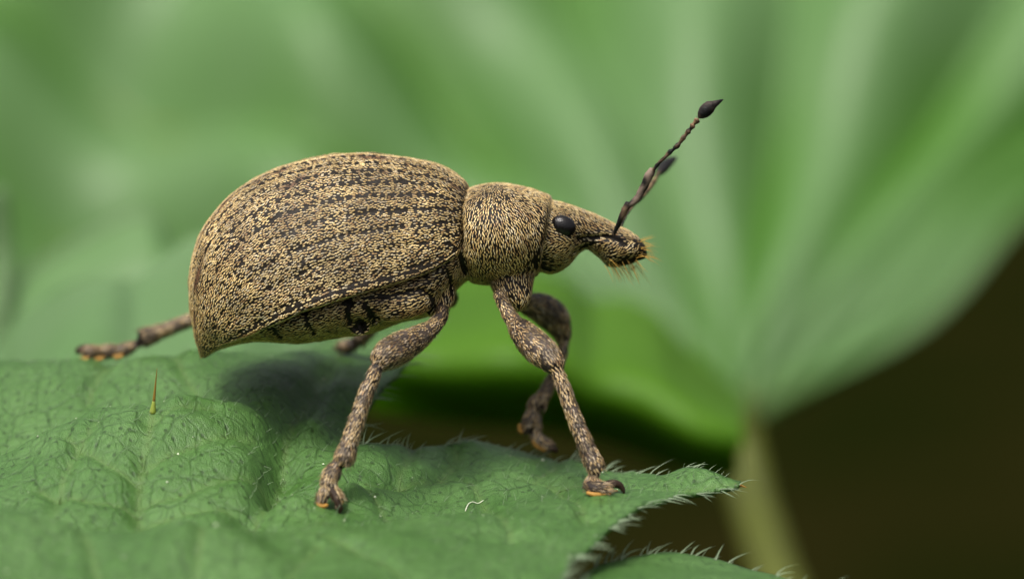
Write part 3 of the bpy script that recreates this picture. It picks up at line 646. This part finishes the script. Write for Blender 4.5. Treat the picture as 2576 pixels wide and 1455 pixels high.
Ls = np.where(kd >= 2, .0115, .0098) * rng.uniform(.8, 1.25, n_); Ws = np.where(kd >= 2, .0038, .0032) * rng.uniform(.8, 1.2, n_)
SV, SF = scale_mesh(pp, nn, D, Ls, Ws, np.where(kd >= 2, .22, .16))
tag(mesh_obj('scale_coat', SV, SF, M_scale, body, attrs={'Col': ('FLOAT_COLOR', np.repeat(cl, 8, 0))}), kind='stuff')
print('body scales', n_)
# wing cases
Tl = np.array([(1180,476),(1160,449),(1110,418),(1040,400),(960,389),(880,387),(800,396),(720,415),(640,449),(575,498),(525,555),(494,615),(480,675),(477,740),(482,800),(492,850),(505,898)], float)
Ml = np.array([(1160,612),(1150,640),(1120,662),(1075,686),(1020,706),(970,720),(920,735),(870,749),(820,765),(770,783),(725,802),(685,820),(650,836),(615,850),(580,861),(548,874),(513,897)], float)
Wl = np.array([.17,.2,.225,.245,.26,.272,.28,.283,.28,.272,.26,.24,.215,.185,.145,.09,.012])
rows = cr(np.column_stack([Tl, Ml, Wl]), 20); nu = len(rows); nvv = 130
vs = np.concatenate([np.linspace(0, 1, nvv - 6), 1 + np.linspace(0.01, .06, 6)])
NS = 10; stri = (np.arange(NS) + .6) / NS
S = np.zeros((nu, nvv, 3))
for i, r in enumerate(rows):
    T, Mm = P(r[0], r[1]), P(r[2], r[3]); th = np.minimum(vs, 1) * math.pi / 2
    f = 1 - np.cos(th) ** .9; y = r[4] * np.sin(th) ** .88
    ex = np.clip(vs - 1, 0, 1); S[i] = T + (Mm - T) * f[:, None]; S[i, :, 1] = -(y - ex * 1.2 * min(1, r[4] * 5)) - .0008; S[i, :, 2] -= ex * .05
ends = S[0].copy(); cen = S[0].mean(0)
S = np.concatenate([[cen + (ends - cen) * .82 + np.array([-.02, 0, 0])], [cen + (ends - cen) * .95 + np.array([.004, 0, 0])], S]); nu += 2
uu = np.repeat(np.concatenate([[0, 0], np.arange(nu - 2) / (nu - 3)]), nvv); vvv = np.tile(vs, nu)
def build_case(mirror):
    EV = S.reshape(-1, 3).copy(); EF = grid_faces(nu, nvv); ET = tris_of(EF); EN = vnormals(EV, ET)
    if EN[(nu // 2) * nvv + nvv // 2][1] > 0: EF = EF[:, ::-1].copy(); ET = tris_of(EF); EN = -EN
    sd = np.abs(vvv[:, None] - stri[None]).min(1); fade = np.clip(uu * 12, 0, 1) * np.clip((1 - uu) * 5, 0, 1)
    EV -= EN * (0.002 * np.exp(-(sd / .014) ** 2) * fade)[:, None]
    EV += EN * (.0035 * fbm(EV, 16, 6.6 + mirror * 3, 2))[:, None]
    if mirror: EV[:, 1] *= -1; EF = EF[:, ::-1].copy()
    ET = tris_of(EF); EN = vnormals(EV, ET)
    ec = np.tile(np.array([.016, .0125, .009]), (len(EV), 1))
    rim = ((vvv > .985) & (uu > .72)) | (uu > .985); ec[rim] = (.2, .125, .045)
    o = mesh_obj('wing_case', EV, EF, M_cut, wv, attrs={'Col': ('FLOAT_COLOR', ec)})
    # scales
    ti, B, pp = scatter(EV, ET, 0.0050, 5.5); k0 = ET[ti]; nn = nrm(np.einsum('ij,ijk->ik', B, EN[k0]))
    u = np.einsum('ij,ij->i', B, uu[k0]); v = np.einsum('ij,ij->i', B, vvv[k0]); n = len(pp)
    q = k0[:, 0]; D = np.where((q + nvv < len(EV))[:, None], EV[np.minimum(q + nvv, len(EV) - 1)] - EV[q], EV[q] - EV[np.maximum(q - nvv, 0)]); D = nrm(D)
    D += .3 * np.stack([fbm(pp, 12, 1.), fbm(pp, 12, 5.), fbm(pp, 12, 9.)], 1) + rng.normal(0, .12, (n, 3))
    si = np.abs(v[:, None] - stri[None]).argmin(1); sdv = v - stri[si]
    # pits in the grooves: spacing along u, metric distances estimated from the sheet
    pit_u = 0.019; ph = (u / pit_u + si * .37) % 1 - .5
    dist = np.sqrt((ph * pit_u * 1.25) ** 2 + (sdv * .42) ** 2)
    strength = np.clip(1.15 - u * 1.5, 0, 1) * np.clip(1.3 - np.abs(v - .38) * 2.2, .05, 1)
    pit = (dist < .0078) & (rng.random(n) < strength * 1.7 + .03)
    line = (np.abs(sdv) < .009) & (rng.random(n) < .03 + .2 * np.clip(u * 1.3 + v - .75, 0, 1))
    nz = fbm(pp, 11, 7., 3); nz2 = fbm(pp, 30, 12., 2)
    patchy = rng.random(n) < np.clip(.04 + .12 * (-nz2) + .16 * (-nz - .05), 0.02, .4)
    keep = ~pit & ~line & ~patchy & (v < 1.03) & ~((v > .973) & (v < .983) & (u < .9))
    pp, nn, D, u, v, nz, nz2 = pp[keep], nn[keep], D[keep], u[keep], v[keep], nz[keep], nz2[keep]; n = len(pp)
    alt = .5 + .5 * np.cos(v * NS * math.pi + 1.0)      # alternating intervals a little spotted
    spot = np.clip((fbm(pp, 20, 31., 1) * 2.2 - .3), 0, 1) * (alt ** 2) * np.clip((.75 - v) * 3, 0, 1) * 1.3
    cl = tan(n, spot + .25 * nz + .1) * (1 + .28 * np.clip(fbm(pp, 13, 44., 2) * 1.5, -1, 1))[:, None]
    tl = np.clip((u - .8) * 4, 0, 1)[:, None]; cl = cl * (1 - tl) + tl * cl * np.array([1.0, .86, .6])
    SV, SF = scale_mesh(pp, nn, D, .0080 * rng.uniform(.8, 1.25, n), .0037 * rng.uniform(.8, 1.2, n), .13)
    tag(mesh_obj('scale_coat', SV, SF, M_scale, o, attrs={'Col': ('FLOAT_COLOR', np.repeat(cl, 8, 0))}), kind='stuff'); print('case scales', n)
build_case(0); build_case(1)
# eyes
for s in (-1, 1):
    mb = MB(); nu_, nv_ = 28, 18; V = []
    for i in range(nv_ + 1):
        for j in range(nu_):
            a = i / nv_ * math.pi; b = j / nu_ * 2 * math.pi; V.append((math.cos(a), math.sin(a) * math.cos(b), math.sin(a) * math.sin(b)))
    V = np.array(V) * (.033, .02, .026); t = math.radians(-22); R = np.array([[math.cos(t), 0, -math.sin(t)], [0, 1, 0], [math.sin(t), 0, math.cos(t)]])
    c = P(1416, 568, s * .118); V = V @ R.T + c
    F = [(i * nu_ + j, i * nu_ + (j + 1) % nu_, (i + 1) * nu_ + (j + 1) % nu_, (i + 1) * nu_ + j) for i in range(nv_) for j in range(nu_)]
    mesh_obj('eye', V, F, M_eye, wv)
# antennae
def zp(zx, zy, y): return ((1880 + zx / 3.031) * .8047, (280 + zy / 3.031) * .8047, y)
def col_attr(n, c, var=.3): return {'Col': ('FLOAT_COLOR', np.array(c) * rng.uniform(1 - var, 1 + var, (n, 1)))}
def tube_part(name, rows, parent, c, n=12, steps=6):
    d = cr([(*P(*zp(a, b, y)), r * .29 / 1000) for a, b, y, r in rows], steps); V, F = sweep(d[:, :3], d[:, 3], n)
    V = V + .0006 * rng.normal(0, 1, V.shape); cc = np.clip(.5 + fbm(V, 40, 2., 2) * 1.4, 0, 1)[:, None] * np.array(c) * 1.5 + .01
    return mesh_obj(name, V, F, M_cut, parent, attrs={'Col': ('FLOAT_COLOR', cc)})
brown = (.12, .075, .045)
an = tube_part('antenna', [(118,1375,-.088,14),(130,1340,-.095,16),(170,1250,-.11,22),(215,1150,-.125,30),(247,1092,-.13,33),(262,1075,-.132,22)], wv, brown)
tube_part('scape', [(245,1110,-.132,16),(290,1075,-.135,26),(335,1030,-.14,30),(400,920,-.15,34),(445,820,-.16,38),(482,760,-.165,30)], an, (.15, .11, .085))
fun = [(488,768,12),(510,735,15),(545,690,14),(600,640,14),(650,588,22),(680,565,13),(718,530,22),(745,500,13),(775,455,23),(797,430,14),(822,395,24),(842,370,14),(862,345,25),(880,318,15),(905,290,30),(922,262,22)]
for a in range(1, len(fun) - 1, 2):
    seg = fun[a - 1:a + 2]; seg = [(x, y, -.17 - .0001 * (x - 480), r) for x, y, r in seg]; tube_part('antenna_segment', seg, an, (.13, .075, .04))
tube_part('club', [(925,265,-.215,16),(950,235,-.217,44),(985,200,-.218,58),(1025,165,-.22,54),(1065,140,-.22,34),(1110,115,-.22,18),(1150,95,-.22,4)], an, (.03, .02, .016))
af = tube_part('antenna', [(190,1290,.075,10),(205,1245,.085,11),(250,1160,.1,12),(300,1090,.12,16),(350,1040,.15,24)], wv, brown)
tube_part('scape', [(340,1050,.145,22),(400,980,.17,30),(450,920,.2,28),(500,860,.23,22)], af, (.12, .08, .04))
tube_part('antenna_segment', [(498,862,.23,16),(520,825,.26,18),(545,785,.29,16)], af, (.13, .09, .04))
tube_part('club', [(540,800,.29,14),(560,765,.33,42),(600,715,.38,52),(650,680,.42,40),(690,655,.45,20),(712,640,.46,5)], af, (.008, .006, .005))
# antennal hairs, near
pb = []; pd = []
for x, y, r in fun[3:]:
    for _ in range(5): pb.append(P(*zp(x, y, -.19))); pd.append([rng.normal(.35, .5), rng.normal(0, .4), rng.normal(.55, .4)])
hv, hf = hairs(pb, np.array(pd), rng.uniform(.008, .015, len(pb)), np.full(len(pb), .0007), np.zeros((len(pb), 3)), 3)
tag(mesh_obj('fine_hairs', hv, hf, plain('dark_hair', (.05, .04, .03), .5), an), kind='stuff')
# mouth bristles
mb_, md, ml, mbd = [], [], [], []
for _ in range(100):
    s = rng.choice([-1, 1]); t = rng.random()
    if t < .38: x, y = rng.uniform(1594, 1622), rng.uniform(602, 650); d = [rng.uniform(.6, 1), s * rng.uniform(.1, .6), rng.normal(.25, .35)]
    else: x, y = rng.uniform(1520, 1600), rng.uniform(650, 668); d = [rng.uniform(.2, .9), s * rng.uniform(0, .4), -rng.uniform(.4, 1)]
    mb_.append(P(x, y, s * rng.uniform(.02, .085))); md.append(d); ml.append(rng.uniform(.022, .058)); mbd.append([rng.uniform(-.1, .2), 0, -rng.uniform(.1, .5)])
hv, hf = hairs(mb_, np.array(md), ml, np.full(len(ml), .001), np.array(mbd), 5)
tag(mesh_obj('mouth_bristles', hv, hf, M_bristle, wv), kind='stuff')
# bristly hairs on shins and feet
hb_, hd_, hl = [], [], []
for pts, rad, kd in CHAINS:
    if kd not in ('tibia', 'tarsus'): continue
    T = nrm(np.gradient(pts, axis=0)); m = len(pts)
    for _ in range(90 if kd == 'tibia' else 45):
        i = int(m * (rng.random() ** (.7 if kd == 'tibia' else 1))); i = min(i, m - 1); v = rng.normal(0, 1, 3); v -= T[i] * (v @ T[i]); v = v / np.linalg.norm(v)
        hb_.append(pts[i] + v * rad[i] * .93); hd_.append(T[i] * 1. + v * .5); hl.append(rng.uniform(.012, .024))
hv, hf = hairs(hb_, np.array(hd_), hl, np.full(len(hl), .0012), np.zeros((len(hl), 3)), 3)
cc = np.repeat(np.where(rng.random(len(hl)) < .6, 1, .25)[:, None] * np.array([.3, .22, .13]), 10, 0)
tag(mesh_obj('leg_hairs', hv, hf, M_scale, body, attrs={'Col': ('FLOAT_COLOR', cc)}), kind='stuff')
# amber foot pads
def pad(rows): d = cr(leg_chain(rows), 5); mesh_obj('foot_pad', *sweep(d[:, :3], d[:, 3] * .72, 12), M_pad, wv)
pad([(1476,1238,-.385,6),(1500,1243,-.39,9),(1535,1240,-.385,6)]); pad([(1510,1238,-.33,7),(1535,1238,-.325,8),(1552,1234,-.325,5)])
pad([(798,1262,-.435,6),(808,1272,-.438,9),(824,1269,-.435,6)]); pad([(846,1264,-.43,5),(854,1266,-.433,8),(862,1260,-.43,5)])
pad([(308,892,.445,7),(298,897,.445,9),(286,895,.445,6)]); pad([(260,898,.445,7),(250,902,.445,9),(238,900,.445,6)]); pad([(222,900,.44,7),(213,904,.44,10),(204,900,.44,6)])
pad([(1312,1088,.21,5),(1308,1080,.21,9),(1306,1066,.21,5)]); pad([(1340,1108,.22,6),(1352,1122,.22,9),(1372,1132,.22,6)])
print('objects', len(bpy.data.objects), 'tris', sum(len(o.data.loop_triangles) or sum(len(p.vertices) - 2 for p in o.data.polygons) for o in bpy.data.objects if o.type == 'MESH'))
